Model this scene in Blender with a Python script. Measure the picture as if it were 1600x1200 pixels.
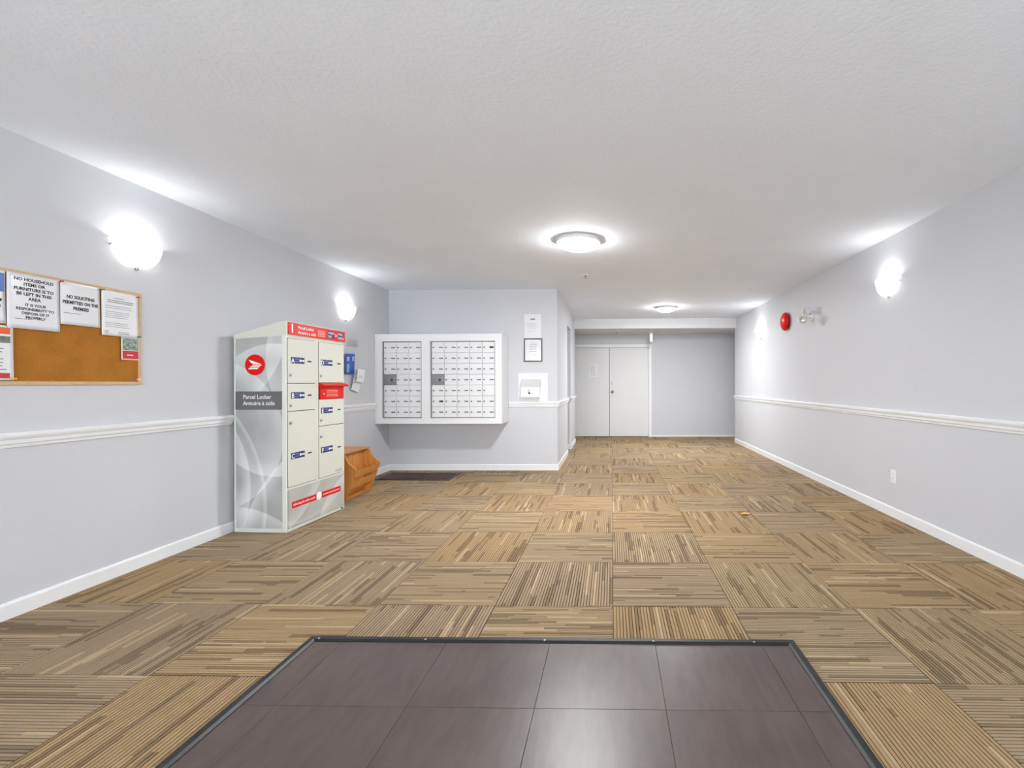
import bpy, bmesh, math, random
from mathutils import Vector, Matrix

for _o in list(bpy.data.objects):
    bpy.data.objects.remove(_o)
SC = bpy.context.scene
COL = SC.collection
PI = math.pi
rnd = random.Random(7)

# ------------------------------------------------------------------ camera
cd = bpy.data.cameras.new('camera')
cam = bpy.data.objects.new('camera', cd)
COL.objects.link(cam)
SC.camera = cam
CAM_H, YAW, ROLL = 1.144, 0.0222, -0.0035
cd.sensor_fit = 'HORIZONTAL'
cd.sensor_width = 36.0
cd.lens = 744.53 / 1600 * 36.0
cd.shift_x = -(938.93 - 800) / 1600
cd.shift_y = 0.0
cd.clip_start = 0.05
_r = Vector((math.cos(YAW), math.sin(YAW), 0)); _f = Vector((-math.sin(YAW), math.cos(YAW), 0)); _u = Vector((0, 0, 1))
_ir = _r * math.cos(ROLL) + _u * math.sin(ROLL)
_iu = _u * math.cos(ROLL) - _r * math.sin(ROLL)
_M = Matrix.Identity(4)
for i in range(3):
    _M[i][0] = _ir[i]; _M[i][1] = _iu[i]; _M[i][2] = -_f[i]
_M[2][3] = CAM_H
cam.matrix_world = _M

# ------------------------------------------------------------------ light and exposure
world = bpy.data.worlds.new('world'); SC.world = world
world.use_nodes = True
_bg = world.node_tree.nodes['Background']
_bg.inputs[0].default_value = (0.93, 0.97, 1.0, 1)
_bg.inputs[1].default_value = 7.6
SC.view_settings.view_transform = 'Standard'
SC.view_settings.look = 'None'
SC.view_settings.gamma = 1.0
SC.view_settings.use_curve_mapping = False
SC.view_settings.exposure = 0.26
SCONCE_W = 3.3
DOME_E = 78.0
DOME_W = (34.0, 36.0)

# ------------------------------------------------------------------ room numbers (metres)
XL, XR, H = -2.972, 2.404, 2.407
YB, XB = 6.308, -0.716          # wall that carries the mailboxes and its outer corner
YH, YK = 9.242, 10.323          # bulkhead front, end wall
ZS = 2.218                      # soffit height behind the bulkhead
YR = -2.4                       # entrance wall behind the camera
NY0, NY1, NZ = 7.723, 8.363, 2.10   # side opening

# ------------------------------------------------------------------ helpers
def lin(c):
    return tuple(((v / 255) / 12.92 if v / 255 <= 0.04045 else ((v / 255 + 0.055) / 1.055) ** 2.4) for v in c)

def mat(name, rgb, rough=0.5, metal=0.0, spec=0.5, noise=None, bump=None, coat=0.0, emit=None):
    m = bpy.data.materials.new(name); m.use_nodes = True
    nt = m.node_tree; b = nt.nodes['Principled BSDF']
    c = (*lin(rgb), 1)
    b.inputs['Base Color'].default_value = c
    b.inputs['Roughness'].default_value = rough
    b.inputs['Metallic'].default_value = metal
    b.inputs['Specular IOR Level'].default_value = spec
    b.inputs['Coat Weight'].default_value = coat
    b.inputs['Coat Roughness'].default_value = 0.12
    tc = None
    if noise or bump:
        tc = nt.nodes.new('ShaderNodeTexCoord')
    if noise:                                   # (scale, amount)
        n = nt.nodes.new('ShaderNodeTexNoise'); n.inputs['Scale'].default_value = noise[0]; n.inputs['Detail'].default_value = 3
        nt.links.new(tc.outputs['Object'], n.inputs['Vector'])
        mr = nt.nodes.new('ShaderNodeMapRange')
        mr.inputs['From Min'].default_value = 0.3; mr.inputs['From Max'].default_value = 0.7
        mr.inputs['To Min'].default_value = 1 - noise[1]; mr.inputs['To Max'].default_value = 1 + noise[1]
        nt.links.new(n.outputs['Fac'], mr.inputs['Value'])
        mx = nt.nodes.new('ShaderNodeVectorMath'); mx.operation = 'SCALE'
        mx.inputs[0].default_value = c[:3]
        nt.links.new(mr.outputs[0], mx.inputs['Scale'])
        nt.links.new(mx.outputs[0], b.inputs['Base Color'])
    if bump:                                    # (scale, strength, distance)
        n = nt.nodes.new('ShaderNodeTexNoise'); n.inputs['Scale'].default_value = bump[0]; n.inputs['Detail'].default_value = 4
        nt.links.new(tc.outputs['Object'], n.inputs['Vector'])
        bp = nt.nodes.new('ShaderNodeBump'); bp.inputs['Strength'].default_value = bump[1]; bp.inputs['Distance'].default_value = bump[2]
        nt.links.new(n.outputs['Fac'], bp.inputs['Height'])
        nt.links.new(bp.outputs[0], b.inputs['Normal'])
    if emit:
        b.inputs['Emission Color'].default_value = (*emit[0], 1); b.inputs['Emission Strength'].default_value = emit[1]
    return m

def box(bm, x0, x1, y0, y1, z0, z1, bev=0.0, seg=2):
    ps = [(x0, y0, z0), (x1, y0, z0), (x1, y1, z0), (x0, y1, z0), (x0, y0, z1), (x1, y0, z1), (x1, y1, z1), (x0, y1, z1)]
    vs = [bm.verts.new(p) for p in ps]
    fs = [bm.faces.new([vs[i] for i in f]) for f in ((3, 2, 1, 0), (4, 5, 6, 7), (0, 1, 5, 4), (1, 2, 6, 5), (2, 3, 7, 6), (3, 0, 4, 7))]
    if bev > 0:
        es = list({e for f in fs for e in f.edges})
        bmesh.ops.bevel(bm, geom=es, offset=bev, segments=seg, affect='EDGES', profile=0.5)
    return bm

def prism(bm, poly, a, b, axis='y'):
    """extrude a 2-D outline from a to b along an axis; outline axes: y->(x,z), x->(y,z), z->(x,y)"""
    def P(p, t):
        return {'y': (p[0], t, p[1]), 'x': (t, p[0], p[1]), 'z': (p[0], p[1], t)}[axis]
    v0 = [bm.verts.new(P(p, a)) for p in poly]; v1 = [bm.verts.new(P(p, b)) for p in poly]
    n = len(poly)
    fs = [bm.faces.new(v0), bm.faces.new(v1[::-1])]
    for i in range(n):
        fs.append(bm.faces.new([v0[i], v1[i], v1[(i + 1) % n], v0[(i + 1) % n]]))
    bmesh.ops.recalc_face_normals(bm, faces=fs)
    return bm

def lathe(bm, prof, n=32, M=None):
    """prof: (radius, z) about z"""
    rings = []
    for r, z in prof:
        if r < 1e-6:
            rings.append([bm.verts.new((0, 0, z))])
        else:
            rings.append([bm.verts.new((r * math.cos(2 * PI * k / n), r * math.sin(2 * PI * k / n), z)) for k in range(n)])
    fs = []
    for A, B in zip(rings, rings[1:]):
        for k in range(n):
            k2 = (k + 1) % n
            if len(A) == 1 and len(B) == 1: continue
            if len(A) == 1: fs.append(bm.faces.new([A[0], B[k], B[k2]]))
            elif len(B) == 1: fs.append(bm.faces.new([A[k], A[k2], B[0]]))
            else: fs.append(bm.faces.new([A[k], A[k2], B[k2], B[k]]))
    bmesh.ops.recalc_face_normals(bm, faces=fs)
    for f in fs: f.smooth = True
    if M is not None:
        bmesh.ops.transform(bm, matrix=M, verts=[v for R in rings for v in R])
    return bm

def tube(bm, pts, r, n=8):
    pts = [Vector(p) for p in pts]; rings = []
    for i, p in enumerate(pts):
        d = (pts[min(i + 1, len(pts) - 1)] - pts[max(i - 1, 0)]).normalized()
        a = Vector((0, 0, 1)) if abs(d.z) < 0.9 else Vector((1, 0, 0))
        s = d.cross(a).normalized(); t = d.cross(s)
        rings.append([bm.verts.new(p + s * r * math.cos(2 * PI * k / n) + t * r * math.sin(2 * PI * k / n)) for k in range(n)])
    fs = []
    for A, B in zip(rings, rings[1:]):
        for k in range(n): fs.append(bm.faces.new([A[k], A[(k + 1) % n], B[(k + 1) % n], B[k]]))
    fs.append(bm.faces.new(rings[0])); fs.append(bm.faces.new(rings[-1][::-1]))
    bmesh.ops.recalc_face_normals(bm, faces=fs)
    for f in fs[:-2]: f.smooth = True
    return bm

def NB(): return bmesh.new()

def me_from(name, bm, m):
    me = bpy.data.meshes.new(name); bm.to_mesh(me); bm.free()
    for mm in (m if isinstance(m, (list, tuple)) else [m]): me.materials.append(mm)
    return me

def part(name, bm, m, parent=None, label=None, loc=None):
    me = bm if isinstance(bm, bpy.types.Mesh) else me_from(name, bm, m)
    o = bpy.data.objects.new(name, me); COL.objects.link(o)
    if parent is not None: o.parent = parent
    if label: o['label'] = label
    if loc: o.location = loc
    return o

def tag(o, label, cat, group=None, kind=None):
    o['label'] = label; o['category'] = cat
    if group: o['group'] = group
    if kind: o['kind'] = kind
    return o

def thing(name, label, cat, loc=(0, 0, 0), rz=0.0, group=None, kind=None):
    o = bpy.data.objects.new(name, None); COL.objects.link(o)
    o.empty_display_size = 0.1
    o.location = loc; o.rotation_euler = (0, 0, rz)
    return tag(o, label, cat, group, kind)

def copy_tree(o, parent=None):
    c = o.copy(); COL.objects.link(c)
    if parent is not None: c.parent = parent
    for ch in o.children: copy_tree(ch, c)
    return c

def text_bm(lines, size, x, z, y, align='CENTER', bold=0.0, lead=1.15, bm=None, xs=1.0, depth=0.0003):
    """lettering facing -y, standing on the line z (first line), at depth y"""
    bm = bm or NB()
    for k, body in enumerate(lines):
        cu = bpy.data.curves.new('lettering', 'FONT')
        cu.body = body; cu.size = size; cu.align_x = align; cu.offset = bold * size
        cu.resolution_u = 2; cu.fill_mode = 'FRONT'
        o = bpy.data.objects.new('lettering', cu); COL.objects.link(o)
        dg = bpy.context.evaluated_depsgraph_get()
        me = bpy.data.meshes.new_from_object(o.evaluated_get(dg))
        M = Matrix.Translation((x, y, z - k * size * lead)) @ Matrix.Rotation(PI / 2, 4, 'X') @ Matrix.Scale(xs, 4, (1, 0, 0))
        me.transform(M)
        bm.from_mesh(me)
        bpy.data.objects.remove(o); bpy.data.curves.remove(cu); bpy.data.meshes.remove(me)
    return bm

RL, RRt = PI / 2, -PI / 2        # rotation of things on the left / right wall (local -y faces the room)

# ------------------------------------------------------------------ materials
M_wall = mat('wall_paint', (208, 210, 215), 0.55, spec=0.35, noise=(1.3, 0.012), bump=(160, 0.06, 0.002))
M_ceil = mat('ceiling_stipple', (240, 246, 254), 0.8, spec=0.2, noise=(3, 0.01), bump=(55, 0.35, 0.006))
M_trim = mat('trim_paint', (236, 238, 240), 0.38, noise=(4, 0.008))
M_white = mat('white_enamel', (236, 237, 239), 0.35, noise=(5, 0.008))
M_door = mat('door_paint', (226, 227, 228), 0.45, noise=(2, 0.015))
M_base = mat('slab', (120, 100, 78), 0.9, noise=(4, .05))
M_steel = mat('brushed_steel', (176, 176, 178), 0.3, 1.0, noise=(40, .05))
M_chrome = mat('bright_reflector', (235, 236, 238), 0.25, 0.7, noise=(40, .03))
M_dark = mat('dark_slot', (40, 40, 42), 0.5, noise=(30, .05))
M_black = mat('black_rubber', (26, 27, 30), 0.45, spec=0.5, noise=(30, 0.15), bump=(90, 0.2, 0.002))
M_ink = mat('black_ink', (28, 28, 32), 0.6, noise=(60, .05))
M_inkgrey = mat('grey_ink', (122, 124, 130), 0.7, noise=(60, .05))
M_paper = mat('paper', (236, 237, 240), 0.6, noise=(8, 0.01))
M_sleeve = mat('sleeved_paper', (226, 228, 233), 0.3, noise=(6, 0.012), bump=(14, 0.12, 0.01), coat=0.7)
M_lockbody = mat('locker_cream', (214, 215, 204), 0.35, noise=(3, .01))
M_lockedge = mat('locker_edge', (226, 228, 222), 0.35, noise=(3, .01))
M_red = mat('signal_red', (222, 14, 10), 0.35, spec=0.25, noise=(6, .03))
M_navy = mat('navy_print', (32, 38, 104), 0.4, noise=(12, .04))
M_band = mat('charcoal_print', (104, 105, 109), 0.4, noise=(6, .02))
M_whiteprint = mat('white_print', (246, 246, 246), 0.45, noise=(20, .01))
M_blueprint = mat('pale_blue_print', (104, 116, 190), 0.45, noise=(20, .03))
M_oak_frame = mat('light_wood', (205, 176, 138), 0.5, noise=(30, .06))
M_blue = mat('blue_card', (34, 92, 184), 0.35, noise=(9, .06))
M_orange = mat('orange_print', (226, 96, 32), 0.5, noise=(9, .03))
M_pin_red = mat('red_pin', (206, 40, 36), 0.3, noise=(20, .02))
M_pin_white = mat('white_pin', (240, 236, 228), 0.3, noise=(20, .02))
M_pin_yellow = mat('yellow_pin', (232, 190, 60), 0.3, noise=(20, .02))
M_pin_green = mat('green_pin', (70, 130, 96), 0.3, noise=(20, .02))

def node_mat(name, rough=0.6):
    m = bpy.data.materials.new(name); m.use_nodes = True
    return m, m.node_tree, m.node_tree.nodes['Principled BSDF']

class NG:
    """tiny node-graph writer"""
    def __init__(s, nt): s.nt = nt
    def n(s, t, **kw):
        nd = s.nt.nodes.new(t)
        for k, v in kw.items(): setattr(nd, k, v)
        return nd
    def put(s, sock, v):
        if isinstance(v, bpy.types.NodeSocket): s.nt.links.new(v, sock)
        else: sock.default_value = v
    def m(s, op, a, b=0.0, c=0.0, clamp=False):
        nd = s.n('ShaderNodeMath', operation=op, use_clamp=clamp)
        s.put(nd.inputs[0], a); s.put(nd.inputs[1], b); s.put(nd.inputs[2], c)
        return nd.outputs[0]
    def xyz(s, a, b, c):
        nd = s.n('ShaderNodeCombineXYZ'); s.put(nd.inputs[0], a); s.put(nd.inputs[1], b); s.put(nd.inputs[2], c)
        return nd.outputs[0]
    def wn(s, v):
        nd = s.n('ShaderNodeTexWhiteNoise', noise_dimensions='3D'); s.put(nd.inputs['Vector'], v); return nd.outputs['Value']
    def noise(s, v, scale=1.0, detail=2.0):
        nd = s.n('ShaderNodeTexNoise'); s.put(nd.inputs['Vector'], v); nd.inputs['Scale'].default_value = scale; nd.inputs['Detail'].default_value = detail
        return nd.outputs['Fac']
    def ss(s, v, a, b):
        nd = s.n('ShaderNodeMapRange', interpolation_type='SMOOTHSTEP')
        s.put(nd.inputs['Value'], v); nd.inputs['From Min'].default_value = a; nd.inputs['From Max'].default_value = b
        return nd.outputs[0]
    def mix(s, f, a, b):
        nd = s.n('ShaderNodeMix', data_type='RGBA')
        s.put(nd.inputs['Factor'], f)
        for i, v in ((6, a), (7, b)):
            if isinstance(v, tuple): nd.inputs[i].default_value = (*v[:3], 1)
            else: s.nt.links.new(v, nd.inputs[i])
        return nd.outputs[2]

def carpet_material():
    m, nt, b = node_mat('carpet_tile')
    g = NG(nt)
    uv = g.n('ShaderNodeUVMap'); sp = g.n('ShaderNodeSeparateXYZ'); nt.links.new(uv.outputs[0], sp.inputs[0])
    U, V = sp.outputs[0], sp.outputs[1]
    W = g.m('MULTIPLY', g.n('ShaderNodeObjectInfo').outputs['Random'], 91.7)
    N = 66.0
    lu = g.m('MULTIPLY', U, N)
    li = g.m('FLOOR', lu)
    fr = g.m('FRACT', lu)
    # pin lines: the groove between two ribs
    tri = g.m('ABSOLUTE', g.m('SUBTRACT', fr, 0.5))
    groove = g.ss(tri, 0.33, 0.42)
    # streaks that start and stop along the ribs, gathered into bands
    dens = g.noise(g.xyz(g.m('MULTIPLY', li, 0.11), g.m('MULTIPLY', V, 1.5), W), 1.0, 2)
    off = g.m('MULTIPLY', g.wn(g.xyz(li, W, 3.3)), 5.0)
    seg = g.m('FLOOR', g.m('ADD', g.m('MULTIPLY', V, 2.3), off))
    a = g.wn(g.xyz(li, seg, W))
    li2 = g.m('FLOOR', g.m('MULTIPLY', U, N / 2))
    off2 = g.m('MULTIPLY', g.wn(g.xyz(li2, W, 8.1)), 4.0)
    seg2 = g.m('FLOOR', g.m('ADD', g.m('MULTIPLY', V, 2.0), off2))
    a2 = g.wn(g.xyz(li2, seg2, g.m('ADD', W, 5.0)))
    thr = g.m('SUBTRACT', 0.93, g.m('MULTIPLY', g.ss(dens, 0.46, 0.70), 0.38))
    dark = g.m('MULTIPLY', g.m('GREATER_THAN', a, thr), 0.45)
    band = g.m('MULTIPLY', g.m('GREATER_THAN', a2, 0.95), 0.50)
    light = g.m('LESS_THAN', g.wn(g.xyz(li, seg, g.m('ADD', W, 9.0))), 0.07)
    cloud = g.noise(g.xyz(g.m('MULTIPLY', U, 5.0), g.m('MULTIPLY', V, 4.0), W), 1.0, 3)
    fib = g.noise(g.xyz(g.m('MULTIPLY', U, 260.0), g.m('MULTIPLY', V, 170.0), W), 1.0, 2)
    hue = g.wn(g.xyz(W, 1.7, 4.4))
    base = g.mix(g.ss(hue, 0.55, 0.8), g.mix(g.ss(hue, 0.15, 0.5), lin((160, 139, 114)), lin((164, 142, 112))), lin((168, 141, 107)))
    d1 = g.m('MAXIMUM', dark, band)
    d1 = g.m('MULTIPLY', d1, g.m('ADD', 0.55, g.m('MULTIPLY', cloud, 0.8)))
    gamt = g.m('MULTIPLY', groove, g.m('ADD', 0.45, g.m('MULTIPLY', g.wn(g.xyz(li, W, 6.0)), 0.5)))
    gamt = g.m('MULTIPLY', gamt, g.m('SUBTRACT', 1.0, g.m('MULTIPLY', light, 0.8)))
    d = g.m('ADD', d1, gamt, clamp=True)
    c1 = g.mix(light, base, lin((183, 160, 129)))
    c2 = g.mix(d, c1, lin((86, 69, 54)))
    tone = g.m('ADD', g.m('ADD', 0.73, g.m('MULTIPLY', g.wn(g.xyz(li, g.m('FLOOR', g.m('MULTIPLY', V, 5.0)), g.m('ADD', W, 2.0))), 0.09)), g.m('ADD', g.m('MULTIPLY', fib, 0.30), g.m('MULTIPLY', cloud, 0.14)))
    sc = g.n('ShaderNodeVectorMath', operation='SCALE'); nt.links.new(c2, sc.inputs[0]); nt.links.new(tone, sc.inputs['Scale'])
    nt.links.new(sc.outputs[0], b.inputs['Base Color'])
    b.inputs['Roughness'].default_value = 0.95; b.inputs['Specular IOR Level'].default_value = 0.1
    hgt = g.m('MULTIPLY', fib, 0.5)
    bp = g.n('ShaderNodeBump'); bp.inputs['Strength'].default_value = 0.5; bp.inputs['Distance'].default_value = 0.003
    nt.links.new(hgt, bp.inputs['Height']); nt.links.new(bp.outputs[0], b.inputs['Normal'])
    return m
M_carpet = carpet_material()

def vinyl_material(name, c0, c1, rough):
    m, nt, b = node_mat(name); g = NG(nt)
    tc = g.n('ShaderNodeTexCoord'); sp = g.n('ShaderNodeSeparateXYZ'); nt.links.new(tc.outputs['Object'], sp.inputs[0])
    W = g.m('MULTIPLY', g.n('ShaderNodeObjectInfo').outputs['Random'], 37.0)
    v = g.xyz(g.m('MULTIPLY', sp.outputs[0], 30.0), g.m('MULTIPLY', sp.outputs[1], 6.0), W)
    n1 = g.noise(v, 1.0, 5); n2 = g.noise(g.xyz(g.m('MULTIPLY', sp.outputs[0], 3.0), g.m('MULTIPLY', sp.outputs[1], 3.0), W), 1.0, 3)
    f = g.ss(g.m('ADD', g.m('MULTIPLY', n1, 0.6), g.m('MULTIPLY', n2, 0.5)), 0.35, 0.75)
    nt.links.new(g.mix(f, lin(c0), lin(c1)), b.inputs['Base Color'])
    nt.links.new(g.m('ADD', rough, g.m('MULTIPLY', n2, 0.08)), b.inputs['Roughness'])
    bp = g.n('ShaderNodeBump'); bp.inputs['Strength'].default_value = 0.14; bp.inputs['Distance'].default_value = 0.003
    nt.links.new(n1, bp.inputs['Height']); nt.links.new(bp.outputs[0], b.inputs['Normal'])
    return m
M_vinyl = vinyl_material('dark_vinyl', (78, 66, 63), (93, 80, 76), 0.32)
M_matpile = vinyl_material('brown_mat_pile', (70, 52, 48), (92, 74, 68), 0.8)

def cork_material():
    m, nt, b = node_mat('cork'); g = NG(nt)
    tc = g.n('ShaderNodeTexCoord')
    n1 = g.noise(tc.outputs['Object'], 160, 3); n2 = g.noise(tc.outputs['Object'], 9, 3)
    f = g.ss(g.m('ADD', g.m('MULTIPLY', n1, 0.7), g.m('MULTIPLY', n2, 0.4)), 0.35, 0.75)
    nt.links.new(g.mix(f, lin((158, 99, 22)), lin((186, 122, 36))), b.inputs['Base Color'])
    b.inputs['Roughness'].default_value = 0.9
    return m
M_cork = cork_material()

def wood_material():
    m, nt, b = node_mat('honey_oak'); g = NG(nt)
    tc = g.n('ShaderNodeTexCoord'); sp = g.n('ShaderNodeSeparateXYZ'); nt.links.new(tc.outputs['Object'], sp.inputs[0])
    v = g.xyz(g.m('MULTIPLY', sp.outputs[0], 40.0), g.m('MULTIPLY', sp.outputs[1], 40.0), g.m('MULTIPLY', sp.outputs[2], 4.0))
    n1 = g.noise(v, 1.0, 4)
    nt.links.new(g.mix(g.ss(n1, 0.3, 0.7), lin((196, 128, 60)), lin((214, 150, 80))), b.inputs['Base Color'])
    b.inputs['Roughness'].default_value = 0.35
    return m
M_wood = wood_material()

def swoosh_material(name, ax, curves, base0, base1):
    """printed film of soft pale sweeping ribbons: curves = (cx, cz, radius, width, strength)"""
    m, nt, b = node_mat(name); g = NG(nt)
    tc = g.n('ShaderNodeTexCoord'); sp = g.n('ShaderNodeSeparateXYZ'); nt.links.new(tc.outputs['Object'], sp.inputs[0])
    S, Z = sp.outputs[ax], sp.outputs[2]
    tot = None
    for cx, cz, R, w, k in curves:
        dx = g.m('SUBTRACT', S, cx); dz = g.m('SUBTRACT', Z, cz)
        d = g.m('SUBTRACT', R, g.m('SQRT', g.m('ADD', g.m('MULTIPLY', dx, dx), g.m('MULTIPLY', dz, dz))))
        # crisp outer edge that fades away inwards
        rise = g.ss(d, 0.0, 0.006)
        fall = g.m('SUBTRACT', 1.0, g.ss(d, 0.0, w))
        v = g.m('MULTIPLY', g.m('MULTIPLY', rise, fall), k)
        tot = v if tot is None else g.m('ADD', tot, v)
    cloud = g.noise(g.xyz(g.m('MULTIPLY', S, 3.0), 0.0, g.m('MULTIPLY', Z, 2.0)), 1.0, 2)
    bc = g.mix(g.ss(cloud, 0.3, 0.7), lin(base0), lin(base1))
    nt.links.new(g.mix(g.m('MULTIPLY', tot, 1.0, clamp=True), bc, lin((236, 238, 238))), b.inputs['Base Color'])
    b.inputs['Roughness'].default_value = 0.35
    return m

def shade_material():
    m = bpy.data.materials.new('alabaster_glass'); m.use_nodes = True
    nt = m.node_tree; nt.nodes.clear(); g = NG(nt)
    out = g.n('ShaderNodeOutputMaterial')
    tc = g.n('ShaderNodeTexCoord')
    veins = g.noise(tc.outputs['Object'], 14, 4)
    tl = g.n('ShaderNodeBsdfTranslucent'); nt.links.new(g.mix(veins, lin((246, 246, 246)), lin((224, 226, 230))), tl.inputs[0])
    df = g.n('ShaderNodeBsdfPrincipled'); df.inputs['Base Color'].default_value = (0.85, 0.86, 0.88, 1); df.inputs['Roughness'].default_value = 0.2
    tr = g.n('ShaderNodeBsdfTransparent')
    em = g.n('ShaderNodeEmission'); em.inputs[0].default_value = (1, 0.985, 0.96, 1); em.inputs[1].default_value = 0.12
    m1 = g.n('ShaderNodeMixShader'); m1.inputs[0].default_value = 0.25; nt.links.new(tl.outputs[0], m1.inputs[1]); nt.links.new(df.outputs[0], m1.inputs[2])
    m2 = g.n('ShaderNodeMixShader'); m2.inputs[0].default_value = 0.30; nt.links.new(m1.outputs[0], m2.inputs[1]); nt.links.new(tr.outputs[0], m2.inputs[2])
    ad = g.n('ShaderNodeAddShader'); nt.links.new(m2.outputs[0], ad.inputs[0]); nt.links.new(em.outputs[0], ad.inputs[1])
    nt.links.new(ad.outputs[0], out.inputs[0])
    return m
M_shade = shade_material()
M_bulb = mat('lit_bulb', (255, 250, 240), 0.4, emit=((1, 0.97, 0.92), 12.0), noise=(5, .01))
M_diff2 = mat('lit_diffuser_far', (250, 250, 248), 0.3, emit=((0.98, 0.99, 1.0), DOME_E * 1.5), noise=(5, .01))
M_diff = mat('lit_diffuser', (250, 250, 248), 0.3, emit=((0.98, 0.99, 1.0), DOME_E), noise=(5, .01))

def clear_material(name, tint=0.998, face=0.015):
    m = bpy.data.materials.new(name); m.use_nodes = True
    nt = m.node_tree; nt.nodes.clear(); g = NG(nt)
    out = g.n('ShaderNodeOutputMaterial')
    tr = g.n('ShaderNodeBsdfTransparent'); tr.inputs[0].default_value = (tint, tint, tint, 1)
    gl = g.n('ShaderNodeBsdfGlossy'); gl.inputs['Roughness'].default_value = 0.08
    tc = g.n('ShaderNodeTexCoord'); nn = g.noise(tc.outputs['Object'], 6, 2)
    mx = g.n('ShaderNodeMixShader'); nt.links.new(g.m('ADD', face, g.m('MULTIPLY', nn, 0.008)), mx.inputs[0])
    nt.links.new(tr.outputs[0], mx.inputs[1]); nt.links.new(gl.outputs[0], mx.inputs[2])
    nt.links.new(mx.outputs[0], out.inputs[0])
    return m
M_clear = clear_material('clear_acrylic')
M_glass = clear_material('door_glass', 0.96, 0.06)

# ------------------------------------------------------------------ shell
def struct(name, bm, m, label, cat):
    o = part(name, bm, m); return tag(o, label, cat, kind='structure')

floor = struct('floor', box(NB(), -3.2, 4.2, YR - .13, YK + .2, -0.12, -0.008), M_base, 'floor laid with brown striped carpet tiles turned in alternate directions', 'floor')
# carpet tiles
RIBS = 66.0
TS, TX0, TY0 = 0.61, 0.0038, 2.4507
R_main = (XL, XR, YR, YB); R_hall = (XB, XR, YR, YK); R_rec = (-2.0, 4.0, YH, YK); R_niche = (-1.9, XR, NY0, NY1)
MAXR = [R_main, R_hall, R_rec, R_niche]
DIS = [(XL, XB, YR, YB), (XB, XR, YR, YK), (-2.0, XB, YH, YK), (XR, 4.0, YH + .1, YK), (-1.9, XB, NY0, NY1)]
_tile_cache = {}
def tile_mesh(rects, vert):
    key = (tuple(tuple(round(v, 4) for v in r) for r in rects), vert)
    if key in _tile_cache: return _tile_cache[key]
    bm = NB()
    for x0, x1, y0, y1 in rects:
        # ribs run along the tile: a ridge profile swept from one edge to the other
        a0, a1, b0, b1 = (x0, x1, y0, y1) if vert else (y0, y1, x0, x1)
        prof = [(a0, -.002), (a0 + .001, 0)]
        k = math.ceil((a0 + .5) * RIBS)
        while k / RIBS - .5 < a1 - .004:
            c = k / RIBS - .5
            if c > a0 + .004: prof += [(c - .0022, 0), (c - .0011, -.0032), (c + .0011, -.0032), (c + .0022, 0)]
            k += 1
        prof += [(a1 - .001, 0), (a1, -.002)]
        P = (lambda a, b, z: (a, b, z)) if vert else (lambda a, b, z: (b, a, z))
        A = [bm.verts.new(P(a, b0, z)) for a, z in prof]; B = [bm.verts.new(P(a, b1, z)) for a, z in prof]
        fs = [bm.faces.new([A[i], A[i + 1], B[i + 1], B[i]]) for i in range(len(prof) - 1)]
        A2 = [bm.verts.new(P(a, b0, -.008)) for a in (a0, a1)]; B2 = [bm.verts.new(P(a, b1, -.008)) for a in (a0, a1)]
        fs += [bm.faces.new([A2[0], A2[1]] + A[::-1]), bm.faces.new([B2[1], B2[0]] + B), bm.faces.new([A2[0], A[0], B[0], B2[0]]), bm.faces.new([A2[1], B2[1], B[-1], A[-1]])]
        bmesh.ops.recalc_face_normals(bm, faces=fs)
    uv = bm.loops.layers.uv.new('UVMap')
    for f in bm.faces:
        for l in f.loops:
            c = l.vert.co
            l[uv].uv = ((c.x + .5, c.y + .5) if vert else (c.y + .5, c.x + .5))
    me = me_from('carpet_tile', bm, M_carpet)
    _tile_cache[key] = me
    return me
def isect(a, b):
    r = (max(a[0], b[0]), min(a[1], b[1]), max(a[2], b[2]), min(a[3], b[3]))
    return r if r[1] - r[0] > .012 and r[3] - r[2] > .012 else None
for i in range(-6, 8):
    for j in range(-9, 14):
        g_ = .0012
        cell = (TX0 + i * TS + g_, TX0 + (i + 1) * TS - g_, TY0 + j * TS + g_, TY0 + (j + 1) * TS - g_)
        cx, cy = TX0 + (i + .5) * TS, TY0 + (j + .5) * TS
        rects = None
        for R in MAXR:
            q = isect(cell, R)
            if q and abs((q[1] - q[0]) * (q[3] - q[2]) - (cell[1] - cell[0]) * (cell[3] - cell[2])) < 1e-6:
                rects = [q]; break
        if rects is None:
            rects = [q for q in (isect(cell, R) for R in DIS) if q]
        if not rects: continue
        rects = [(q[0] - cx, q[1] - cx, q[2] - cy, q[3] - cy) for q in rects]
        part('carpet_tile', tile_mesh(rects, (i + j) % 2 == 1), None, floor, loc=(cx, cy, 0))

struct('ceiling', box(NB(), -3.1, 4.2, YR - .12, YK + .15, H, H + .12), M_ceil, 'pale grey stippled ceiling above the lobby', 'ceiling')
bm = NB(); box(bm, XB - .0, XR, YH, YH + .14, ZS, H); box(bm, -2.0, 4.0, YH + .14, YK, ZS, H)
struct('ceiling_bulkhead', bm, mat('bulkhead_paint', (222, 224, 226), .7, spec=.2, noise=(3, .01), bump=(55, .25, .005)), 'dropped white bulkhead with lower soffit in front of the end wall', 'ceiling')
struct('wall_left', box(NB(), XL - .12, XL, YR, YB + .12, 0, H), M_wall, 'long pale grey left wall behind parcel locker and notice board', 'wall')
struct('wall_right', box(NB(), XR, XR + .12, YR, YH + .10, 0, H), M_wall, 'long pale grey right wall with chair rail and red alarm bell', 'wall')
struct('wall_mailbox', box(NB(), XL, XB, YB, YB + .12, 0, H), M_wall, 'short pale grey wall carrying the mailbox cabinet', 'wall')
bm = NB()
box(bm, XB - .12, XB, YB + .12, NY0, 0, H); box(bm, XB - .12, XB, NY1, YH + .10, 0, H); box(bm, XB - .12, XB, NY0, NY1, NZ, H)
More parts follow.
